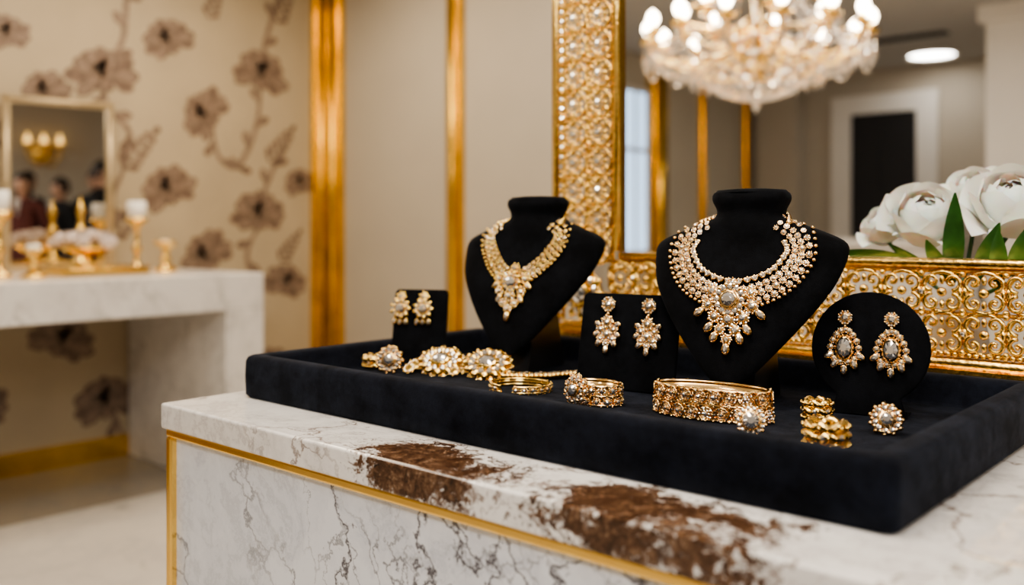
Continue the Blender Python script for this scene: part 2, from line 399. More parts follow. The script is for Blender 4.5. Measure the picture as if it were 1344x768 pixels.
# ---------------------------------------------------------------- console table
b=MB()
cx0,cx1,cy0,cy1=XL+.022,-3.82,.5,2.52
b.box((cx0,cy0,.82),(cx1,cy1,.99),0,None)
b.box((cx0,cy1-.2,0),(cx1,cy1,.82)); b.box((cx0,cy0,0),(cx1,cy0+.2,.82))
ob=b.build('marble_console_table',[M_console]); bv=ob.modifiers.new('bev','BEVEL'); bv.width=.006; bv.segments=2
e=empty('table_mirror',T(-4.71,1.935,.99)@Matrix.Rotation(math.radians(-8),4,'Z'))
b=MB(); W,H=.255,.85
def mframe(b,W,H,w,d):
    b.box((0,-W,0),(d,-W+w,H)); b.box((0,W-w,0),(d,W,H)); b.box((0,-W+w,0),(d,W-w,w)); b.box((0,-W+w,H-w),(d,W-w,H))
    for s in (-1,1):
        b.tube([(d,s*(W-w*.5),0),(d,s*(W-w*.5),H)],w*.25,8)
    b.tube([(d,-W,H-w*.5),(d,W,H-w*.5)],w*.25,8)
mframe(b,W,H,.036,.022)
b.build('frame',[plain('champagne_frame',(.62,.50,.32),.35,.8)],parent=e)
b=MB(); b.box((.002,-W+.03,.03),(.010,W-.03,H-.03)); b.build('glass',[M_mirror],parent=e)
def holder(x,y,h,ch,cr,n='candle_holder'):
    b=MB()
    b.lathe([(0,0),(.05,0),(.052,.012),(.03,.02),(.012,.04),(.010,h*.35),(.024,h*.42),(.011,h*.5),(.010,h*.8),(.03,h*.9),(.05,h*.95),(.052,h),(.03,h*.985),(0,h*.985)],16,0)
    b.lathe([(0,h*.98),(cr,h*.98),(cr,h+ch),(cr*.8,h+ch+.004),(0,h+ch-.004)],16,1)
    b.tube([(0,0,h+ch-.004),(0,.002,h+ch+.012)],.0015,5,False,2)
    b.build(n,[M_gold,M_candle,M_dark],T(x,y,.99))
holder(-4.38,2.17,.26,.08,.045); holder(-4.25,1.50,.28,.09,.04); holder(-4.35,2.31,.13,.0,.03); holder(-4.10,1.58,.12,.02,.03); holder(-4.22,2.23,.15,.0,.02)
b=MB(); b.box((-.14,-.2,0),(.14,.2,.02),0,None); b.box((-.13,-.19,.02),(.13,.19,.035),1); b.tube([(-.14,-.2,.03),(.14,-.2,.03),(.14,.2,.03),(-.14,.2,.03)],.006,6,True,0)
b.build('gold_serving_tray',[M_gold,M_brass],T(-4.25,1.90,.99))
e=empty('flower_bowl',T(-4.25,1.87,1.025))
b=MB(); b.lathe([(0,0),(.05,0),(.055,.01),(.02,.03),(.02,.05),(.09,.07),(.125,.10),(.12,.10),(.08,.08),(0,.07)],20); b.build('bowl',[M_gold],parent=e)
def rosemesh(b,c,R,tilt=I4,mi=0,np=26):
    rnd=random.Random(int(abs(c[0]*9999)+R*1000))
    for i in range(np):
        f=i/(np-1); ang=i*2.399+rnd.uniform(-.25,.25)
        rs=R*(.22+.62*f**.8); tip=.10+1.02*f**1.3+rnd.uniform(-.08,.08); half=1.10-.40*f
        flare=.10+.42*f**1.5; vs=[];nu,nv=10,10
        for v in range(nv+1):
            t=v/nv
            th=pi*.93*(1-t)+tip*t
            for u in range(nu+1):
                s=-1+2*u/nu
                tt=th+.30*(.3+f)*s*s*t*t*t
                wd=math.sin(pi*(.06+.70*t))**.55
                a=ang+s*half*wd
                curl=flare*max(0,t-.62)**1.4*3.4
                rr=rs*(1+curl)+R*.035*(s+1)*.5+R*.025*math.sin(3.5*s+i*1.7)*t*t
                z=rr*math.cos(tt)*.95-R*.35*f*f*max(0,t-.8)*2.0+R*.16*(1-f)
                vs.append(Vector((rr*math.sin(tt)*math.cos(a),rr*math.sin(tt)*math.sin(a),z)))
        fs=[(v*(nu+1)+u,v*(nu+1)+u+1,(v+1)*(nu+1)+u+1,(v+1)*(nu+1)+u) for v in range(nv) for u in range(nu)]
        b.add(vs,fs,mi,True,T(*c)@tilt)
def leafmesh(b,p0,d,l,w,mi=1,bend=.3,side=None):
    d=Vector(d).normalized(); side=Vector(side) if side else d.cross(Vector((0,0,1)))
    if side.length<.01: side=Vector((1,0,0))
    side.normalize(); nrm=side.cross(d); vs=[];n=8
    for i in range(n+1):
        t=i/n; c=Vector(p0)+d*l*t+nrm*(bend*l*t*t); ww=w*math.sin(pi*min(t*.95+.03,1))**.8*(1-.3*t)
        vs+=[c-side*ww+nrm*ww*.3,c,c+side*ww+nrm*ww*.3]
    fs=[]
    for i in range(n):
        fs+=[(3*i,3*i+1,3*i+4,3*i+3),(3*i+1,3*i+2,3*i+5,3*i+4)]
    b.add(vs,fs,mi,True)
b=MB()
for i in range(9):
    a=i*2.4; r=.03+.095*math.sqrt(i/9)
    rosemesh(b,(r*math.cos(a),r*math.sin(a),.15-.25*r),.045,Matrix.Rotation(r*5,4,Vector((-math.sin(a),math.cos(a),0))),0,14)
b.build('blossoms',[plain('blush_petal',(.80,.70,.64),.6)],parent=e)
b=MB(); b.lathe([(0,0),(.05,0),(.05,.012),(.02,.025),(.014,.10),(.028,.13),(.03,.16),(.014,.19),(.010,.22),(.02,.245),(.018,.27),(.006,.30),(0,.33)],14)
b.build('gold_figurine',[M_gold],T(-4.45,1.93,1.025))
b=MB(); sx,sy,sz=XR,2.62,2.1
b.lathe([(0,0),(.14,0),(.14,.02),(.08,.04),(0,.06)],16,0,frame((sx,sy,sz+.05),Vector((0,-1,0)),Vector((0,0,1)),Vector((-1,0,0))))
for s in (-1,0,1):
    b.tube(catmull([(sx-.04,sy,sz),(sx-.12,sy+s*.08,sz-.12),(sx-.18,sy+s*.18,sz),(sx-.18,sy+s*.18,sz+.08)],6),.014,6)
    b.lathe([(0,0),(.04,0),(.06,.07),(.055,.07),(0,.03)],12,0,T(sx-.18,sy+s*.18,sz+.08))
    b.lathe([(0,.03),(.03,.04),(.04,.10),(.016,.17),(0,.20)],12,1,T(sx-.18,sy+s*.18,sz+.08))
b.build('wall_sconce',[M_gold,emis('sconce_bulb',(1,.62,.2),2.5)])

# ---------------------------------------------------------------- counter
e=empty('marble_display_counter')
b=MB(); b.box((-1.51,.79,.857),(.9,2.0,.90)); ob=b.build('slab',[M_slab],parent=e); bv=ob.modifiers.new('bev','BEVEL'); bv.width=.004; bv.segments=3
b=MB(); b.box((-1.492,.808,.02),(.88,1.98,.842)); b.build('body',[M_body],parent=e)
b=MB(); b.box((-1.504,.796,.842),(.886,1.985,.857)); b.box((-1.504,.796,.0),(-1.488,.812,.842)); b.box((-1.504,.796,0),(.886,1.985,.02))
ob=b.build('gold_inlay',[M_gold],parent=e); bv=ob.modifiers.new('bev','BEVEL'); bv.width=.004; bv.segments=3

# ---------------------------------------------------------------- tray
TF=.93
b=MB()
x0,x1,y0,y1=-1.455,-.316,.915,1.53
prof=[(.006,.900),(.0,.906),(-.001,.94),(.0,.965),(.003,.972),(.009,.975),(.026,.975),(.032,.972),(.036,.965),(.037,.935),(.041,TF),]
vs=[];n=0
for (ins,z) in prof:
    o=rrect(x0+ins,x1-ins,y0+ins,y1-ins,max(.016-ins*.3,.004),5); n=len(o); vs+=[(p[0],p[1],z) for p in o]
fs=[]
for k in range(len(prof)-1):
    for i in range(n):
        j=(i+1)%n; fs.append((k*n+i,k*n+j,(k+1)*n+j,(k+1)*n+i))
fs.append(tuple(range((len(prof)-1)*n,len(prof)*n))); fs.append(tuple(reversed(range(n))))
b.add(vs,fs,0,True)
b.build('velvet_jewelry_tray',[M_tray])

# ---------------------------------------------------------------- busts
BP=[(0,.058,-.047,.047),(.006,.061,-.050,.050),(.014,.060,-.050,.050),(.030,.053,-.046,.046),(.042,.060,-.048,.048),(.052,.086,-.050,.047),(.064,.120,-.052,.044),(.076,.146,-.054,.038),(.088,.154,-.058,.030),(.11,.152,-.066,.014),(.145,.140,-.082,-.014),(.18,.118,-.095,-.040),(.22,.087,-.106,-.066),(.25,.061,-.112,-.082),(.275,.038,-.117,-.094),(.293,.017,-.120,-.103),(.30,.004,-.121,-.112)]
def bustp(h):
    h=max(0,min(.30,h))
    for i in range(len(BP)-1):
        if h<=BP[i+1][0]:
            a,bb=BP[i],BP[i+1]; t=(h-a[0])/(bb[0]-a[0])
            z=BP[max(i-1,0)]; y=BP[min(i+2,len(BP)-1)]
            out=[]
            for k in (1,2,3):
                ma=(bb[k]-z[k])/(max(bb[0]-z[0],1e-6)); mb_=(y[k]-a[k])/(max(y[0]-a[0],1e-6)); d=bb[0]-a[0]
                out.append((2*t**3-3*t*t+1)*a[k]+(t**3-2*t*t+t)*ma*d+(-2*t**3+3*t*t)*bb[k]+(t**3-t*t)*mb_*d)
            return out
def bfront(x,h):
    w,yf,yb=bustp(h); c=(yf+yb)/2; d=(yb-yf)/2
    q=min(abs(x)/w,.995)
    return Vector((x if abs(x)<w*.995 else math.copysign(w*.995,x),c-d*(1-q**2.4)**(1/2.4),-h))
def bframe(x,h,dx=1,dh=0):
    p=bfront(x,h); e=.004
    tx=(bfront(x+e,h)-bfront(x-e,h)); th=(bfront(x,h+e)-bfront(x,h-e))
    if tx.length<1e-6: tx=Vector((1,0,0))
    nrm=th.cross(tx)
    if nrm.length<1e-9: nrm=Vector((0,-1,0))
    nrm.normalize()
    if nrm.y>0: nrm=-nrm
    nrm=(nrm+Vector((0,-.6,0))).normalized()
    t=Vector((dx,0,-dh)); t=(t-nrm*t.dot(nrm)).normalized()
    return frame(p+nrm*.003,t,nrm.cross(t),nrm)
def bust(X,Y,rot):
    M=T(X,Y,TF+.327)@Matrix.Rotation(math.radians(rot),4,'Z')
    b=MB(); n=40; R=60; vs=[];fs=[]
    for i in range(R+1):
        h=.30*(i/R); w,yf,yb=bustp(h); c=(yf+yb)/2; d=abs(yb-yf)/2
        for k in range(n):
            a=2*pi*k/n; ca,sa=math.cos(a),math.sin(a); ex=2/2.4
            vs.append((w*math.copysign(abs(ca)**ex,ca),c+d*math.copysign(abs(sa)**ex,sa),-h))
    for i in range(R):
        for k in range(n):
            k2=(k+1)%n; fs.append((i*n+k,(i+1)*n+k,(i+1)*n+k2,i*n+k2))
    b.add(vs,fs,0,True)
    b.lathe([(.058,0),(.054,.004),(.03,.006),(0,.006)],40,0,Matrix.Scale(.85,4,Vector((0,1,0))))
    side=[(-.085,-.326),(.045,-.326),(.045,-.317),(.005,-.165),(-.035,-.165),(-.075,-.26)]
    Mp=frame((-.032,0,0),Vector((0,1,0)),Vector((0,0,1)),Vector((1,0,0)))
    b.prism(side,0,.064,1,Mp)
    b.build('necklace_display_bust',[M_velvet,M_stand],M)
    return M
MS=bust(-1.174,1.40,8)
ML=bust(-.696,1.36,8)

# ---------------------------------------------------------------- jewellery parts
def cluster(b,M,r,n=8,gold=0,dia=1,center=True,petal='gem'):
    b.lathe([(0.001,-.10*r),(r*.9,-.08*r),(r*.85,.08*r),(r*.5,.16*r),(0.001,.18*r)],10,gold,M)
    if center:
        cr=.44 if petal=='gem' else .36
        b.gem((0,0,.30*r),r*cr,dia,M); b.lathe([(r*cr*.96,.15*r),(r*(cr+.12),.2*r),(r*(cr+.07),.35*r),(r*cr*.96,.35*r)],12,gold,M)
    for k in range(n):
        a=2*pi*k/n
        c,s_=math.cos(a),math.sin(a)
        if petal=='gem':
            b.gem((c*r*.76,s_*r*.76,.16*r),r*.20,dia,M,n=6)
            a2=a+pi/n; b.bead((math.cos(a2)*r*.90,math.sin(a2)*r*.90,.12*r),r*.16,gold,M)
        else:
            b.ball((0,0,0),r*.34,gold,M@Matrix.Rotation(a,4,'Z')@T(r*.76,0,.1*r),6,4,(1,.55,.4))
            a2=a+pi/n; b.gem((math.cos(a2)*r*.66,math.sin(a2)*r*.66,.2*r),r*.14,dia,M,n=6)
def marq(b,M,l,w,gold=0,dia=1):
    b.ball((0,0,0),1,gold,M,8,4,(l*.60,w*.75,w*.34))
    n=8;vs=[]
    for rr,z in ((.45,w*.5),(1.0,w*.28)):
        for k in range(n):
            a=2*pi*k/n; vs.append((l*.40*rr*math.cos(a),w*.38*rr*math.sin(a)*abs(math.sin(a))**.3 if k%4 else 0,z))
    b.add(vs,[tuple(range(n))]+[(k,n+k,n+(k+1)%n,(k+1)%n) for k in range(n)],dia,False,M)
def along(path,step):
    P=[Vector(p) for p in path]; out=[];acc=0;out.append((P[0],(P[1]-P[0]).normalized()))
    for i in range(1,len(P)):
        acc+=(P[i]-P[i-1]).length
        if acc>=step: out.append((P[i],(P[i]-P[i-1]).normalized())); acc=0
    return out
def necklace(ctrl,big):
    b=MB()
    path=catmull([(x,h,0) for x,h in ctrl],40)
    for sg in (-1,1):
        P=[Vector((p.x*sg,p.y,0)) for p in path]
        def off(p,t,d):
            nrm=Vector((t.y,-t.x,0))*(-sg)
            return p-nrm*d*NS
        if big:
            rows=((-.0145,.0070,.0036,'b'),(-.006,.0110,.0058,'k'),(.0045,.0115,.0062,'l'),(.0150,.0125,.0060,'l'),(.0240,.0140,.0056,'m'))
        else:
            rows=((-.0115,.0075,.0036,'b'),(-.003,.0100,.0056,'g'),(.007,.0115,.0060,'g'),(.0165,.0110,.0050,'g'))
        for d,step,r,kind in rows:
            for i,(p,t) in enumerate(along(P,step)):
                if p.y<.040: continue
                tap=.75+.25*min(1,i/6)
                q=off(p,t,d*tap)
                Mf=bframe(q.x,q.y,t.x,t.y)
                if kind=='b': b.bead((0,0,.001),r*tap,0,Mf); b.gem((0,0,r*.8),r*.5,1,Mf,n=6)
                elif kind=='k': cluster(b,Mf,r*tap,6,petal='leaf' if i%2 else 'gem')
                elif kind=='l': cluster(b,Mf,r*tap,7,petal='gem' if i%2 else 'leaf')
                elif kind=='g': cluster(b,Mf,r*tap,6,petal='leaf',center=(i%2==0))
                elif kind=='m':
                    if p.y<.055: continue
                    for da in (-.6,0,.6):
                        Mm=Mf@Matrix.Rotation(pi/2*NS*sg+da,4,'Z')@T(.004,0,0)
                        marq(b,Mm,r*1.9*tap,r*.8*tap)
                    b.bead((0,0,.001),r*.4,0,Mf)
        for k in range(7):
            p=bfront(sg*(.066-.003*k),.050-.0022*k)+Vector((sg*.004,.006*k,.002))
            b.bead(tuple(p),.006,0)
    return b
NS=-1
b=necklace([(.060,.047),(.086,.062),(.100,.086),(.096,.112),(.075,.140),(.042,.158),(.0,.168)],True)
def BL(x,h,rot=0): return bframe(x,h-DH)@Matrix.Rotation(rot,4,'Z')
DH=.012
cluster(b,BL(0,.178)@T(0,0,.004),.026,12)
for i,(x,h,r,n) in enumerate(((0,.207,.013,8),(-.022,.203,.012,7),(.022,.203,.012,7),(-.034,.186,.012,7),(.034,.186,.012,7),(-.012,.222,.010,7),(.012,.222,.010,7),(0,.236,.010,7),(-.030,.166,.011,7),(.030,.166,.011,7),(0,.153,.009,6))):
    cluster(b,BL(x,h)@T(0,0,.002),r,n,petal='gem' if i%2==0 else 'leaf')
for x,h,a in ((-.03,.22,-2.2),(.03,.22,-.9),(-.02,.234,-1.9),(.02,.234,-1.2),(0,.250,-pi/2),(-.048,.198,-2.4),(.048,.198,-.7)):
    marq(b,BL(x,h,a)@T(0,0,.003),.018,.010)
b.build('diamond_necklace',[M_jgold,M_dia],ML)
b=necklace([(.060,.047),(.082,.060),(.084,.084),(.067,.114),(.038,.142),(.0,.162)],False)
DH=.018
cluster(b,BL(0,.178)@T(0,0,.004),.022,10,petal='leaf'); b.gem((0,0,.010),.011,1,BL(0,.178))
for x,h,r in ((0,.203,.014),(-.024,.194,.011),(.024,.194,.011),(-.013,.216,.009),(.013,.216,.009),(0,.226,.010),(-.029,.172,.012),(.029,.172,.012),(0,.152,.011)):
    cluster(b,BL(x,h)@T(0,0,.002),r,7,petal='leaf')
marq(b,BL(0,.240,-pi/2)@T(0,0,.003),.018,.010)
for x,h,a in ((-.036,.184,-2.6),(.036,.184,-.5),(-.024,.208,-2.2),(.024,.208,-.9)): marq(b,BL(x,h,a)@T(0,0,.002),.018,.009)
b.build('gold_necklace',[M_ygold,M_dia],MS)

# ---------------------------------------------------------------- earring displays
def cardM(X,Y,yaw,tilt,z=TF):
    a=math.radians(yaw); th=math.radians(tilt)
    nh=Vector((math.sin(a),-math.cos(a),0)); rt=Vector((math.cos(a),math.sin(a),0))
    up=-nh*math.sin(th)+Vector((0,0,1))*math.cos(th); nr=nh*math.cos(th)+Vector((0,0,1))*math.sin(th)
    return frame((X,Y,z),rt,up,nr)
def card(name,M,w,h,tilt):
    b=MB(); b.prism(rrect(-w/2,w/2,0,h,.010,5),-.008,0,0,M,.0025,True)
    b.prism([(-w*.22,.0),(w*.22,0),(w*.14,h*.7),(-w*.14,h*.7)],-.014,-.008,0,M,0)
    back=M.to_3x3()@Vector((0,0,-1)); back.z=0; back.normalize()
    o=M.to_translation(); rt=M.to_3x3()@Vector((1,0,0))
    topp=M@Vector((0,h*.62,-.014)); foot=o+back*(.055+h*.62*math.sin(math.radians(tilt)))
    vs=[]
    for s in (-1,1):
        for p in (topp,foot): 
            vs+=[p+rt*s*w*.10, p+rt*s*w*.10+back*.005]
    b.add(vs,[(0,2,3,1),(4,5,7,6),(0,4,6,2),(1,3,7,5),(2,6,7,3),(0,1,5,4)],0,False)
    return b.build(name,[M_velvet])
def disp(X,Y,yaw,tilt): return cardM(X,Y,yaw,tilt,TF+.001)
def Lc(M,x,y,z=.003,rot=0): return M@T(x,y,z)@Matrix.Rotation(rot,4,'Z')
M1=disp(-1.358,1.245,28,12); card('earring_display_card',M1,.112,.150,12)
M2=disp(-.882,1.27,10,12); card('earring_display_card',M2,.178,.162,12)
for x in (-.040,.008):
    b=MB()
    cluster(b,Lc(M1,x,.134,.004),.012,7,petal='leaf'); cluster(b,Lc(M1,x,.110,.005),.022,9,petal='leaf')
    for dx in (-.012,0,.012): marq(b,Lc(M1,x+dx,.084,.004,-pi/2+dx*20),.014,.008)
    b.gem((x,.110,.012),.010,1,M1)
    b.build('stud_earring',[M_ygold,M_dia])
for x in (-.037,.037):
    b=MB()
    cluster(b,Lc(M2,x,.142,.005),.0135,8)
    b.bead((x,.126,.004),.004,0,M2)
    cluster(b,Lc(M2,x,.112,.005),.013,7,petal='leaf')
    for k,(dx,y,r) in enumerate(((-.012,.100,.009),(.012,.100,.009),(0,.092,.010),(-.011,.084,.008),(.011,.084,.008),(0,.076,.007))):
        cluster(b,Lc(M2,x+dx,y,.004),r,6,petal='leaf' if k%2 else 'gem')
    for dx,y,a in ((-.018,.108,2.6),(.018,.108,.5),(-.019,.091,3.5),(.019,.091,-.4),(-.014,.076,4.0),(.014,.076,-.9),(0,.065,-pi/2)):
        marq(b,Lc(M2,x+dx,y,.004,a),.013,.008)
    b.build('drop_earring',[M_jgold,M_dia])
M3=disp(-.502,1.335,12,10)
b=MB(); R=.082; cyc=.097; o=[]
for k in range(33):
    a=-pi/2+.56+ (2*pi-1.12)*k/32; o.append((R*math.cos(a),cyc+R*math.sin(a)))
o+=[(-.052,0),(.052,0)]
b.prism(o,-.010,0,0,M3,.003,True)
b.prism([(-.052,-.002),(.052,-.002),(.052,.010),(-.052,.010)],-.055,-.008,0,M3)
b.build('round_earring_display',[M_velvet])
for x in (-.034,.030):
    b=MB(); M3s=M3@T(x,.095,0)@Matrix.Scale(.92,4)@T(-x,-.095,0)
    cluster(b,Lc(M3s,x,.143,.005),.012,8)
    b.bead((x,.129,.004),.0035,0,M3s)
    for k in range(15):
        t=2*pi*k/15; rx=.021*math.sin(t)*(1-.28*math.cos(t)); ry=.026*math.cos(t)
        cluster(b,Lc(M3s,x+rx,.098+ry,.004),.0058,5)
    b.gem((0,0,.005),.0110,1,Lc(M3s,x,.095),1,1.4); b.lathe([(.0115,0),(.0155,.003),(.0115,.006)],14,0,Lc(M3s,x,.095)@Matrix.Scale(1.4,4,Vector((0,1,0))))
    for dx,y,a in ((-.024,.082,-2.6),(.024,.082,-.6),(-.015,.069,-2.0),(.015,.069,-1.2),(0,.060,-pi/2)):
        marq(b,Lc(M3s,x+dx,y,.004,a),.016,.009)
    b.build('teardrop_earring',[M_jgold,M_dia])

# ---------------------------------------------------------------- loose pieces
def face(X,Y,Z,yaw,pitch):
    a=math.radians(yaw); p=math.radians(pitch)
    nh=Vector((math.sin(a),-math.cos(a),0)); rt=Vector((math.cos(a),math.sin(a),0))
    nr=nh*math.cos(p)+Vector((0,0,1))*math.sin(p); up=nr.cross(rt)
    return frame((X,Y,Z),rt,up,nr)
def bangle(name,X,Y,rot,rx,ry,h,rows,mats,gap=0.0,flower=None,lat=False,z0=TF):
    M=T(X,Y,z0)@Matrix.Rotation(math.radians(rot),4,'Z')
    b=MB(); N=72; a0=gap/2; 
    def P(a,z,o=0): return Vector(((rx+o)*math.cos(a),(ry+o)*math.sin(a),z))
    angs=[-pi/2+a0+(2*pi-gap)*k/N for k in range(N+1)]
    closed=gap==0
    A=angs[:-1] if closed else angs
    for z in (.003,h-.003): b.tube([P(a,z) for a in A],.0028,6,closed,0,M)
    vs=[];n=len(A)
    for a in A: vs+=[P(a,.002,-.002),P(a,h-.002,-.002),P(a,h-.002,0),P(a,.002,0)]
    fs=[]
    for i in range(n if closed else n-1):
        j=(i+1)%n
        for k in range(4): k2=(k+1)%4; fs.append((4*i+k,4*j+k,4*j+k2,4*i+k2))
    b.add(vs,fs,0,True,M)
    S=[0]; q=P(A[0],0); K=720; tot=2*pi-gap
    for k in range(1,K+1):
        p=P(-pi/2+a0+tot*k/K,0); S.append(S[-1]+(p-q).length); q=p
    per=S[-1]
    def ang_at(s):
        lo,hi=0,K
        while hi-lo>1:
            m=(lo+hi)//2
            if S[m]<=s: lo=m
            else: hi=m
        return -pi/2+a0+tot*(lo+(s-S[lo])/max(S[hi]-S[lo],1e-9))/K
    for ri in range(rows):
        hr=h/rows; zc=hr*(ri+.5); r=hr*.46; cnt=int(per/(r*1.95))
        for k in range(cnt):
            a=ang_at(per*((k+.25+.5*(ri%2))/cnt)%per)
            nr=Vector((math.cos(a)*ry,math.sin(a)*rx,0)).normalized(); tg=Vector((-nr.y,nr.x,0))
            Mf=M@frame(P(a,zc,.001),tg,Vector((0,0,1)),nr)
            if lat:
                for rr2,tr in ((r*.98,r*.10),(r*.66,r*.08)):
                    b.tube([(rr2*math.cos(2*pi*q2/12),rr2*.92*math.sin(2*pi*q2/12),.002) for q2 in range(12)],tr,5,True,0,Mf)
                cluster(b,Mf@T(0,0,.001),r*.55,6,petal='leaf' if k%2 else 'gem')
                for q2 in range(10):
                    t=2*pi*q2/10; b.gem((r*.82*math.cos(t),r*.76*math.sin(t),.003),r*.12,1 if q2%2 else 0,Mf,n=6)
            else: cluster(b,Mf,r,6,center=True,petal='leaf' if k%2 else 'gem')
            b.bead((r,hr*.42,0),r*.22,0,Mf); b.bead((r,-hr*.42,0),r*.22,0,Mf)
    if rows>1:
        for ri in range(1,rows): b.tube([P(a,h*ri/rows,.001) for a in A],.002,6,closed,0,M)
    if flower:
        ang,r=flower
        a=math.radians(ang); nr=Vector((math.cos(a),math.sin(a),.15)).normalized(); tg=Vector((-math.sin(a),math.cos(a),0))
        Mf=M@frame(P(a,r*1.02,.012),tg,nr.cross(tg),nr)
        cluster(b,Mf,r*.8,10)
        for k in range(9):
            t=2*pi*k/9; cluster(b,Mf@T(math.cos(t)*r*.80,math.sin(t)*r*.75,-.003),r*.30,6)
    return b.build(name,mats)
JM=[M_jgold,M_dia]; YM=[M_ygold,M_dia]
bangle('open_bangle',-1.015,1.165,10,.052,.044,.015,1,YM,gap=.5)
bangle('flower_bracelet',-.852,1.155,0,.042,.030,.034,2,JM,flower=(-100,.025))
bangle('wide_filigree_bracelet',-.666,1.180,8,.084,.034,.047,2,JM,lat=True)
def ring(name,X,Y,rot,r,w,mats,style,z0=TF):
    M=T(X,Y,z0)@Matrix.Rotation(math.radians(rot),4,'Z'); b=MB()
    if style=='lying':
        nb=max(2,int(w/.009))
        for i in range(nb):
            z=w*(i+.5)/nb
            b.tube([((r+.002*(i%2))*math.cos(2*pi*k/36),(r+.002*(i%2))*math.sin(2*pi*k/36),z+.002*math.sin(6*2*pi*k/36+i*2)) for k in range(36)],w/nb*.5,8,True,0,M)
            for k in range(18):
                a=2*pi*k/18+i*.3; b.bead(((r+w/nb*.55)*math.cos(a),(r+w/nb*.55)*math.sin(a),z),w/nb*.22,0,M)
        for k in range(14):
            a=2*pi*k/14; nr=Vector((math.cos(a),math.sin(a),0))
            if k%2: b.gem((0,0,0),w*.13,1,M@frame(nr*(r+w/nb*.5)+Vector((0,0,w*.5)),Vector((-nr.y,nr.x,0)),Vector((0,0,1)),nr))
    elif style=='gem':
        Mr=M@T(0,.004,r*1.02)
        b.tube([(0,r*.75+r*.75*math.cos(2*pi*k/30),r*.85*math.sin(2*pi*k/30)) for k in range(30)],r*.16,8,True,0,Mr)
        Mf=M@face(0,-.002,r*1.02,0,18)
        cluster(b,Mf,r,11)
        for k in range(11):
            t=2*pi*k/11; b.bead((math.cos(t)*r*1.02,math.sin(t)*r*1.02,-.001),r*.18,0,Mf)
    elif style=='halo':
        b.tube([(0,r*.8+r*.8*math.cos(2*pi*k/30),r+r*.85*math.sin(2*pi*k/30)) for k in range(30)],r*.14,8,True,0,M)
        Mf=M@face(0,0,r*1.04,0,20)
        b.gem((0,0,r*.22),r*.60,1,Mf,n=12); b.lathe([(r*.56,.0),(r*.68,.12*r),(r*.60,.3*r),(r*.56,.3*r)],16,0,Mf)
        for k in range(14):
            t=2*pi*k/14; b.gem((math.cos(t)*r*.84,math.sin(t)*r*.84,.08*r),r*.16,1,Mf,n=6); b.bead((math.cos(t+.22)*r,math.sin(t+.22)*r,0),r*.14,0,Mf)
        b.lathe([(0.001,-.1*r),(r,-.08*r),(r*.9,.05*r),(0.001,.1*r)],16,0,Mf)
    return b.build(name,mats)
ring('diamond_halo_ring',-.568,1.108,25,.0190,.0,JM,'halo')
ring('carved_gold_ring',-.545,1.262,0,.016,.030,YM,'lying')
ring('carved_gold_ring',-.468,1.110,0,.0215,.034,YM,'lying')
ring('diamond_cluster_ring',-.440,1.235,25,.0195,.0,JM,'gem')
ring('diamond_cluster_ring',-1.322,1.145,30,.024,.0,JM,'gem')
ring('gold_band_ring',-1.385,1.165,0,.019,.026,YM,'lying')
b=MB(); SX=Matrix.Scale(1.3,4,Vector((1,0,0)))
for X,Y,r in ((-1.240,1.198,.033),(-1.147,1.225,.034)):
    Mf=face(X,Y,TF+r*.72,30,48)@SX; cluster(b,Mf,r,12,petal='leaf')
    for k in range(14):
        t=2*pi*k/14; cluster(b,Mf@T(math.cos(t)*r*.92,math.sin(t)*r*.92,-.003),r*.20,5,petal='leaf',center=False)
    for k in range(10):
        t=2*pi*k/10; b.gem((math.cos(t)*r*.55,math.sin(t)*r*.55,r*.22),r*.10,1,Mf,n=6)
for (X,Y,r) in ((-1.292,1.18,.016),(-1.283,1.158,.013),(-1.197,1.215,.015),(-1.302,1.198,.012),(-1.20,1.192,.012)):
    cluster(b,face(X,Y,TF+r*.8,30,50),r,8,petal='leaf',center=False)
for row in range(3):
    path=catmull([(-1.11,1.225+row*.013,TF+.007),(-1.075,1.24+row*.013,TF+.008),(-1.05,1.275+row*.012,TF+.007),(-1.035,1.31+row*.010,TF+.007),(-1.025,1.335+row*.008,TF+.007)],30)
    for i,(p,t) in enumerate(along(path,.0080)):
        b.ball(tuple(p),.0066,0,None,6,4,(1,.8,.85))
        if i%3==0: b.gem((p.x,p.y,p.z+.004),.004,1,None,n=6)
b.build('rosette_chain_bracelet',YM)

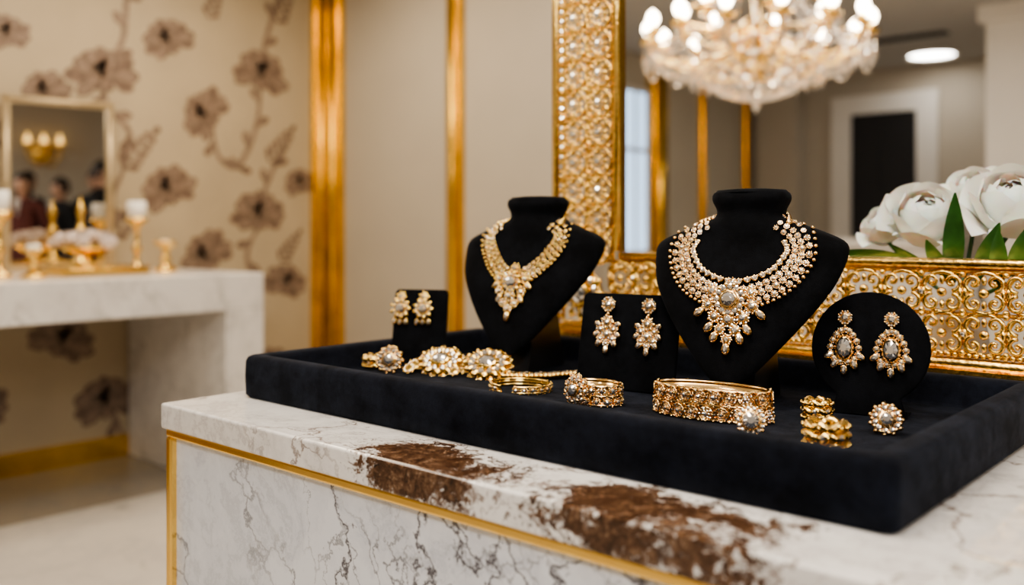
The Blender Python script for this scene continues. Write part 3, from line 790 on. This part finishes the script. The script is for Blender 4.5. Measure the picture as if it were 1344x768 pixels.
# ---------------------------------------------------------------- large gilt openwork frame; the salon built behind stands in for its mirror reflection
FX0,FX1,FZ0,FZ1,FY=-1.352,.62,.962,2.45,1.66
FW=.188
b=MB()
def spiral(cx,cy,r,a0,turn,sg,n=18):
    o=[]
    for k in range(n+1):
        t=k/n; rr=r*(1-.78*t); a=a0+sg*turn*t; o.append((cx+rr*math.cos(a),cy+rr*math.sin(a),0))
    return o
def rail(o,S,Wd,L,W,m0,m1,crystal=False):
    N=Vector((0,-1,0)); M=frame(Vector(o),Vector(S),Vector(Wd),N)
    for w0,w1 in ((.0,.020),(W-.018,W)): b.box((0 if w0==0 else m0,w0+.002,-.030),(L if w0==0 else L-m1,w1-.002,-.004),0,M)
    for w,r in ((.010,.0105),(W-.009,.009)): b.tube([(0 if w<.02 else m0,w,-.006),(L if w<.02 else L-m1,w,-.006)],r,8,False,0,M)
    for w,r in ((.026,.0050),(W-.022,.0045),(W/2,.0040)): b.tube([(m0*.2,w,-.010),(L-m1*.2,w,-.010)],r,6,False,0,M)
    cnt=int(L/.011)
    for k in range(cnt):
        if k%2 or not crystal: b.bead(((k+.5)*.011,.026,-.002),.0052,0,M)
        else: b.gem(((k+.5)*.011,.028,.0),.0062,1,M,n=6)
    wr=(W-.050)/2; s_a=m0*.85; Lr=L-s_a-m1*.85
    nc=max(1,round(Lr/.066)); c=Lr/nc
    for row in range(2):
        h=.027+wr*(row+.5)
        for i in range(nc):
            s0=s_a+(i+.5)*c
            for sx in (-1,1):
                for sy in (-1,1):
                    cx=s0+sx*c*.25; cy=h+sy*wr*.25
                    b.tube(spiral(cx,cy,.0152,pi/2 if sy<0 else -pi/2,pi*2.3,sx*sy),[.0042*(1-.3*k/18) for k in range(19)],5,False,0,M)
                    b.bead((cx,cy,.001),.0040,0,M)
                b.ball((0,0,0),.0105,0,M@T(s0+sx*c*.44,h,0)@Matrix.Rotation(pi/2,4,'Z'),6,4,(1,.46,.4))
            b.tube([(s0+.5*c*math.cos(2*pi*k/16),h+wr*.5*math.sin(2*pi*k/16),-.005) for k in range(16)],.0040,5,True,0,M)
            if crystal: b.gem((s0,h,.003),.0085,1,M); b.tube([(s0+.010*math.cos(2*pi*k/12),h+.010*math.sin(2*pi*k/12),.001) for k in range(12)],.0025,5,True,0,M)
            else: b.ball((0,0,0),.0085,0,M@T(s0,h,.001),8,5,(1,1,.7))
            for sy in (-1,1):
                b.ball((0,0,0),.009,0,M@T(s0,h+sy*wr*.30,0),6,4,(.55,1,.45))
                b.bead((s0+.5*c,h+sy*wr*.45,0),.0062,0,M)
            if (i+row)%3==1 and not crystal: b.gem((s0+.5*c,h,.003),.0045,1,M,n=6)
rail((FX0,FY,FZ0),(0,0,1),(1,0,0),FZ1-FZ0,FW,FW,FW,True)
rail((FX0,FY,FZ0),(1,0,0),(0,0,1),FX1-FX0,FW,FW,FW)
rail((FX1,FY,FZ0),(0,0,1),(-1,0,0),FZ1-FZ0,FW,FW,FW,True)
rail((FX0,FY,FZ1),(1,0,0),(0,0,-1),FX1-FX0,FW,FW,FW)
for x,z in ((FX0+FW/2,FZ0+FW/2),(FX1-FW/2,FZ0+FW/2),(FX0+FW/2,FZ1-FW/2),(FX1-FW/2,FZ1-FW/2)):
    cluster(b,frame((x,FY-.004,z),Vector((1,0,0)),Vector((0,0,1)),Vector((0,-1,0))),.06,12,0,1,petal='leaf')
b.box((FX0-.01,FY-.012,.90),(FX1+.01,FY+.035,.964))
for x in (FX0+.02,FX1-.08): b.box((x,FY+.03,.90),(x+.06,FY+.14,.915))
b.build('ornate_gilt_mirror_frame',[M_frameg,M_dia])

# roses in a vase standing on the counter behind the bottom rail
e=empty('rose_bouquet')
b=MB(); b.lathe([(0,0),(.034,0),(.042,.03),(.050,.09),(.040,.15),(.030,.19),(.034,.205),(.030,.205),(.026,.19),(0,.1)],20,0,T(-.50,1.765,.90)); b.build('vase',[M_vase],parent=e)
b=MB()
R4=Matrix.Rotation
for c,R,ax,an in (((-.560,1.775,1.220),.070,(1,.35,0),.80),((-.415,1.772,1.242),.077,(1,.1,0),.70),((-.642,1.790,1.206),.046,(1,-1,0),.8),((-.280,1.785,1.230),.066,(1,.6,0),.7),((-.488,1.830,1.268),.052,(1,0,0),.6)):
    rosemesh(b,c,R,R4(an,4,Vector(ax)),0,26)
    st=Vector((-.50+.15*(c[0]+.5),1.765,1.08)); b.tube(catmull([st,(st+Vector(c))/2+Vector((0,0,-.02)),Vector(c)+Vector((0,.0,-R*.5))],5),.004,6,False,1)
for p,d,l,w in (((-.495,1.705,1.10),(.10,-.12,1),.165,.021),((-.455,1.70,1.12),(.45,-.1,1),.10,.018),((-.53,1.70,1.13),(-.9,-.15,.22),.15,.022),((-.52,1.70,1.12),(-.6,-.2,.5),.09,.018),((-.44,1.70,1.13),(.9,-.15,.15),.15,.02),((-.40,1.70,1.12),(.3,-.15,.9),.09,.018),((-.50,1.70,1.11),(-.3,-.2,.8),.08,.018),((-.36,1.705,1.12),(.8,-.15,.4),.12,.018),((-.58,1.71,1.13),(-.7,-.1,.2),.10,.018),((-.42,1.70,1.10),(.05,-.1,1),.10,.017)):
    leafmesh(b,p,d,l,w,1,.12,(1,0,.0) if abs(d[0])<.65 else (0,-.4,1))
b.build('roses',[M_rose,M_leaf],parent=e)

# ---------------------------------------------------------------- chandelier
e=empty('crystal_chandelier',T(-2.11,4.17,0))
b=MB(); c=MB(); g=MB()
KR=1.03
b.lathe([(0,2.8),(.09,2.8),(.08,2.76),(.015,2.74),(.012,2.55),(.05,2.52),(.06,2.47),(.02,2.43),(.018,2.25),(.07,2.2),(.08,2.12),(.03,2.05),(.02,1.98),(.04,1.95),(.0,1.90)],20)
NA=14
for ringr,z in ((.50,2.08),(.30,1.97),(.14,2.46),(.36,2.25)): b.tube([(KR*ringr*math.cos(2*pi*k/48),KR*ringr*math.sin(2*pi*k/48),z) for k in range(48)],.007,6,True)
for k in range(NA):
    a=2*pi*k/NA; ca,sa=math.cos(a),math.sin(a)
    for rr,zz,bz in ((.51*KR,2.12,0),(.34*KR,2.20,.08)):
        if bz and k%2: continue
        b.tube(catmull([(.05*ca,.05*sa,2.14+bz),(.5*rr*ca,.5*rr*sa,2.01+bz),(.87*rr*ca,.87*rr*sa,2.03+bz*1.5),(rr*ca,rr*sa,zz)],6),.009,6)
        b.lathe([(0,0),(.035,.005),(.045,.02),(.015,.012),(.013,.03),(.013,.05),(0,.05)],10,0,T(rr*ca,rr*sa,zz))
        g.lathe([(0,.045),(.020,.055),(.030,.080),(.024,.105),(.004,.125),(0,.126)],10,0,T(rr*ca,rr*sa,zz))
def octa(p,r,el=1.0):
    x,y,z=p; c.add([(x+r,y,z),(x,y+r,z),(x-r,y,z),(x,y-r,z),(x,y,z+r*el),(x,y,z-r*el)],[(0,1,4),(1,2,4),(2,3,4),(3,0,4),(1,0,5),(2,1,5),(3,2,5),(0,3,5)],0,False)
def strand(p,q,sag,n,r=.009):
    for i in range(n+1):
        t=i/n; v=Vector(p)*(1-t)+Vector(q)*t; octa((v.x,v.y,v.z-sag*4*t*(1-t)),r*(.8+.4*random.random()))
def pol(r,a,z): return (KR*r*math.cos(a),KR*r*math.sin(a),z)
for k in range(28):
    a=2*pi*k/28; a2=2*pi*(k+1)/28
    if k%2: strand(pol(.14,a,2.46),pol(.50,a,2.09),.12,26,.008)
    strand(pol(.50,a,2.07),pol(.30,a,1.97),.06,14,.008)
    strand(pol(.30,a,1.96),pol(.03,a,1.83),.035,14,.008)
    strand(pol(.50,a,2.07),pol(.50,a2,2.07),.05,9,.008)
    if k%2==0: strand(pol(.53,a,2.11),pol(.53,a+4*pi/28,2.11),.15,16,.009)
    strand(pol(.30,a,1.97),pol(.30,a2,1.97),.04,6,.008)
    if k%2: strand(pol(.36,a,2.24),pol(.50,a+.13,2.08),.06,12,.008)
    octa(pol(.50,a,2.01),.011,2.6); octa(pol(.53,a2,2.02),.010,2.4); octa(pol(.30,a,1.905),.012,2.6); octa(pol(.42,a,1.965),.010,2.2); octa(pol(.17,a,1.87),.010,2.2)
octa((0,0,1.80),.025,1.6)
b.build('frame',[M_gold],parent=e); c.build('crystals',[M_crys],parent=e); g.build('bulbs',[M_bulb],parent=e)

# ---------------------------------------------------------------- people (seen in the table mirror)
def skin(name,V,E,mat,parent,sub=2):
    me=bpy.data.meshes.new(name); me.from_pydata([v[:3] for v in V],E,[]); me.materials.append(mat)
    o=bpy.data.objects.new(name,me); bpy.context.scene.collection.objects.link(o); o.parent=parent
    m=o.modifiers.new('skin','SKIN'); m.use_smooth_shade=True
    for i,v in enumerate(V):
        sv=me.skin_vertices[0].data[i]; sv.radius=(v[3],v[4] if len(v)>4 else v[3]); sv.use_root=(i==0)
    s=o.modifiers.new('sub','SUBSURF'); s.levels=sub; s.render_levels=sub
def person(X,Y,rot,suit,sc=1.0,longhair=False):
    e=empty('standing_person',T(X,Y,0)@Matrix.Rotation(math.radians(rot),4,'Z')@Matrix.Scale(sc,4))
    V=[(0,0,.95,.15,.11),(0,0,1.12,.135,.10),(0,0,1.32,.165,.115),(0,.005,1.45,.10,.08),(0,0,1.52,.052)]
    E=[(0,1),(1,2),(2,3),(3,4)]
    for s in (-1,1):
        i=len(V); V+=[(s*.10,0,.86,.095),(s*.105,-.01,.50,.068),(s*.11,.015,.10,.050),(s*.125,-.13,.045,.042)]; E+=[(0,i),(i,i+1),(i+1,i+2),(i+2,i+3)]
        i=len(V); V+=[(s*.185,.005,1.41,.068),(s*.245,.03,1.14,.052),(s*.235,-.06,.90,.038)]; E+=[(3,i),(i,i+1),(i+1,i+2)]
    skin('body',V,E,suit,e)
    for s in (-1,1):
        V=[(s*.235,-.065,.885,.026),(s*.232,-.085,.83,.036,.016)];E=[(0,1)]
        for k,(dy,l) in enumerate(((-.028,.065),(-.010,.075),(.009,.07),(.026,.055))):
            i=len(V); V+=[(s*.23,-.09+dy,.80,.010),(s*.224,-.097+dy,.80-l*.55,.009),(s*.212,-.10+dy,.80-l,.0075)]; E+=[(1,i),(i,i+1),(i+1,i+2)]
        i=len(V); V+=[(s*.22,-.12,.84,.011),(s*.212,-.135,.81,.009)]; E+=[(1,i),(i,i+1)]
        skin('hand',V,E,M_skin,e,1)
    b=MB(); vs=[];n,rg=20,16
    for i in range(rg+1):
        ph=-pi/2+pi*i/rg
        for k in range(n):
            a=2*pi*k/n; x=.075*math.cos(ph)*math.cos(a); y=.095*math.cos(ph)*math.sin(a); z=.118*math.sin(ph)
            if z<0: x*=1-.25*(-z/.118); y=y*(1-.1*(-z/.118))-.008*(-z/.118)
            if y<-.05 and abs(x)<.014 and -.045<z<.015: y-=.020*(1-abs(x)/.014)*(.6 if z>-.01 else 1)
            if y<-.05 and .005<z<.03 and abs(abs(x)-.03)<.015: y+=.008
            if y<-.05 and -.07<z<-.05 and abs(x)<.025: y-=.005
            vs.append((x,y,z+1.645))
    b.add(vs,[(i*n+k,i*n+(k+1)%n,(i+1)*n+(k+1)%n,(i+1)*n+k) for i in range(rg) for k in range(n)],0,True)
    for s in (-1,1):
        b.ball((s*.076,.005,1.64),.028,0,None,8,6,(.35,.6,1)); b.ball((s*.029,-.080,1.660),.010,1,None,8,6)
    b.tube([(-.022,-.088,1.588),(0,-.094,1.586),(.022,-.088,1.588)],.005,6,False,2)
    b.tube([(0,0,1.50),(0,-.005,1.60)],.05,12,False,0)
    b.build('head',[M_skin,M_dark,M_dress],parent=e)
    b=MB(); vs=[]
    for i in range(9):
        ph=pi/2*i/8
        for k in range(n):
            a=2*pi*k/n; lo=-.05 if math.sin(a)>-.35 else .045
            if longhair and math.sin(a)>-.2: lo=-.20
            zz=.128*math.cos(ph) if i<6 else .128*math.cos(pi/2*5/8)*(1-(i-5)/3)+lo*((i-5)/3)
            q=math.sin(min(ph,pi/2*6/8))
            vs.append((.086*q*math.cos(a)*1.02,.106*q*math.sin(a)*1.02+.006,1.652+zz))
    b.add(vs,[(i*n+k,(i+1)*n+k,(i+1)*n+(k+1)%n,i*n+(k+1)%n) for i in range(8) for k in range(n)],0,True)
    b.build('hair',[M_hair],parent=e)
    b=MB(); FR=frame((0,-.118,0),Vector((1,0,0)),Vector((0,0,1)),Vector((0,-1,0)))
    b.prism([(-.035,1.50),(0,1.32),(.035,1.50)],0,.012,0,FR); b.prism([(-.008,1.48),(0,1.34),(.008,1.48)],.012,.016,1,FR); b.build('shirt_and_tie',[M_white,M_dark],parent=e)
person(.55,2.92,-150,M_suit,1.07)
person(1.75,2.66,-20,M_suit,1.0)
person(.90,2.22,-60,M_dress,1.0,True)
person(1.9,2.35,-100,M_suit,1.04)
person(1.7,3.02,-70,M_suit,1.06)

# ---------------------------------------------------------------- world + camera
w=bpy.data.worlds.new('world'); bpy.context.scene.world=w; w.use_nodes=True
w.node_tree.nodes['Background'].inputs[0].default_value=(.6,.65,.75,1); w.node_tree.nodes['Background'].inputs[1].default_value=.3
try:
    bpy.context.scene.view_settings.look='AgX - Medium High Contrast'
except Exception as ex: print(ex)
cd=bpy.data.cameras.new('camera'); cam=bpy.data.objects.new('camera',cd); bpy.context.scene.collection.objects.link(cam)
cam.location=(0,0,1.2); cam.rotation_euler=(math.radians(90),0,math.radians(41.6))
cd.lens=32.57; cd.sensor_width=36; cd.shift_y=-.0625; cd.clip_start=.05
cd.dof.use_dof=True; cd.dof.focus_distance=1.38; cd.dof.aperture_fstop=1.8
bpy.context.scene.camera=cam
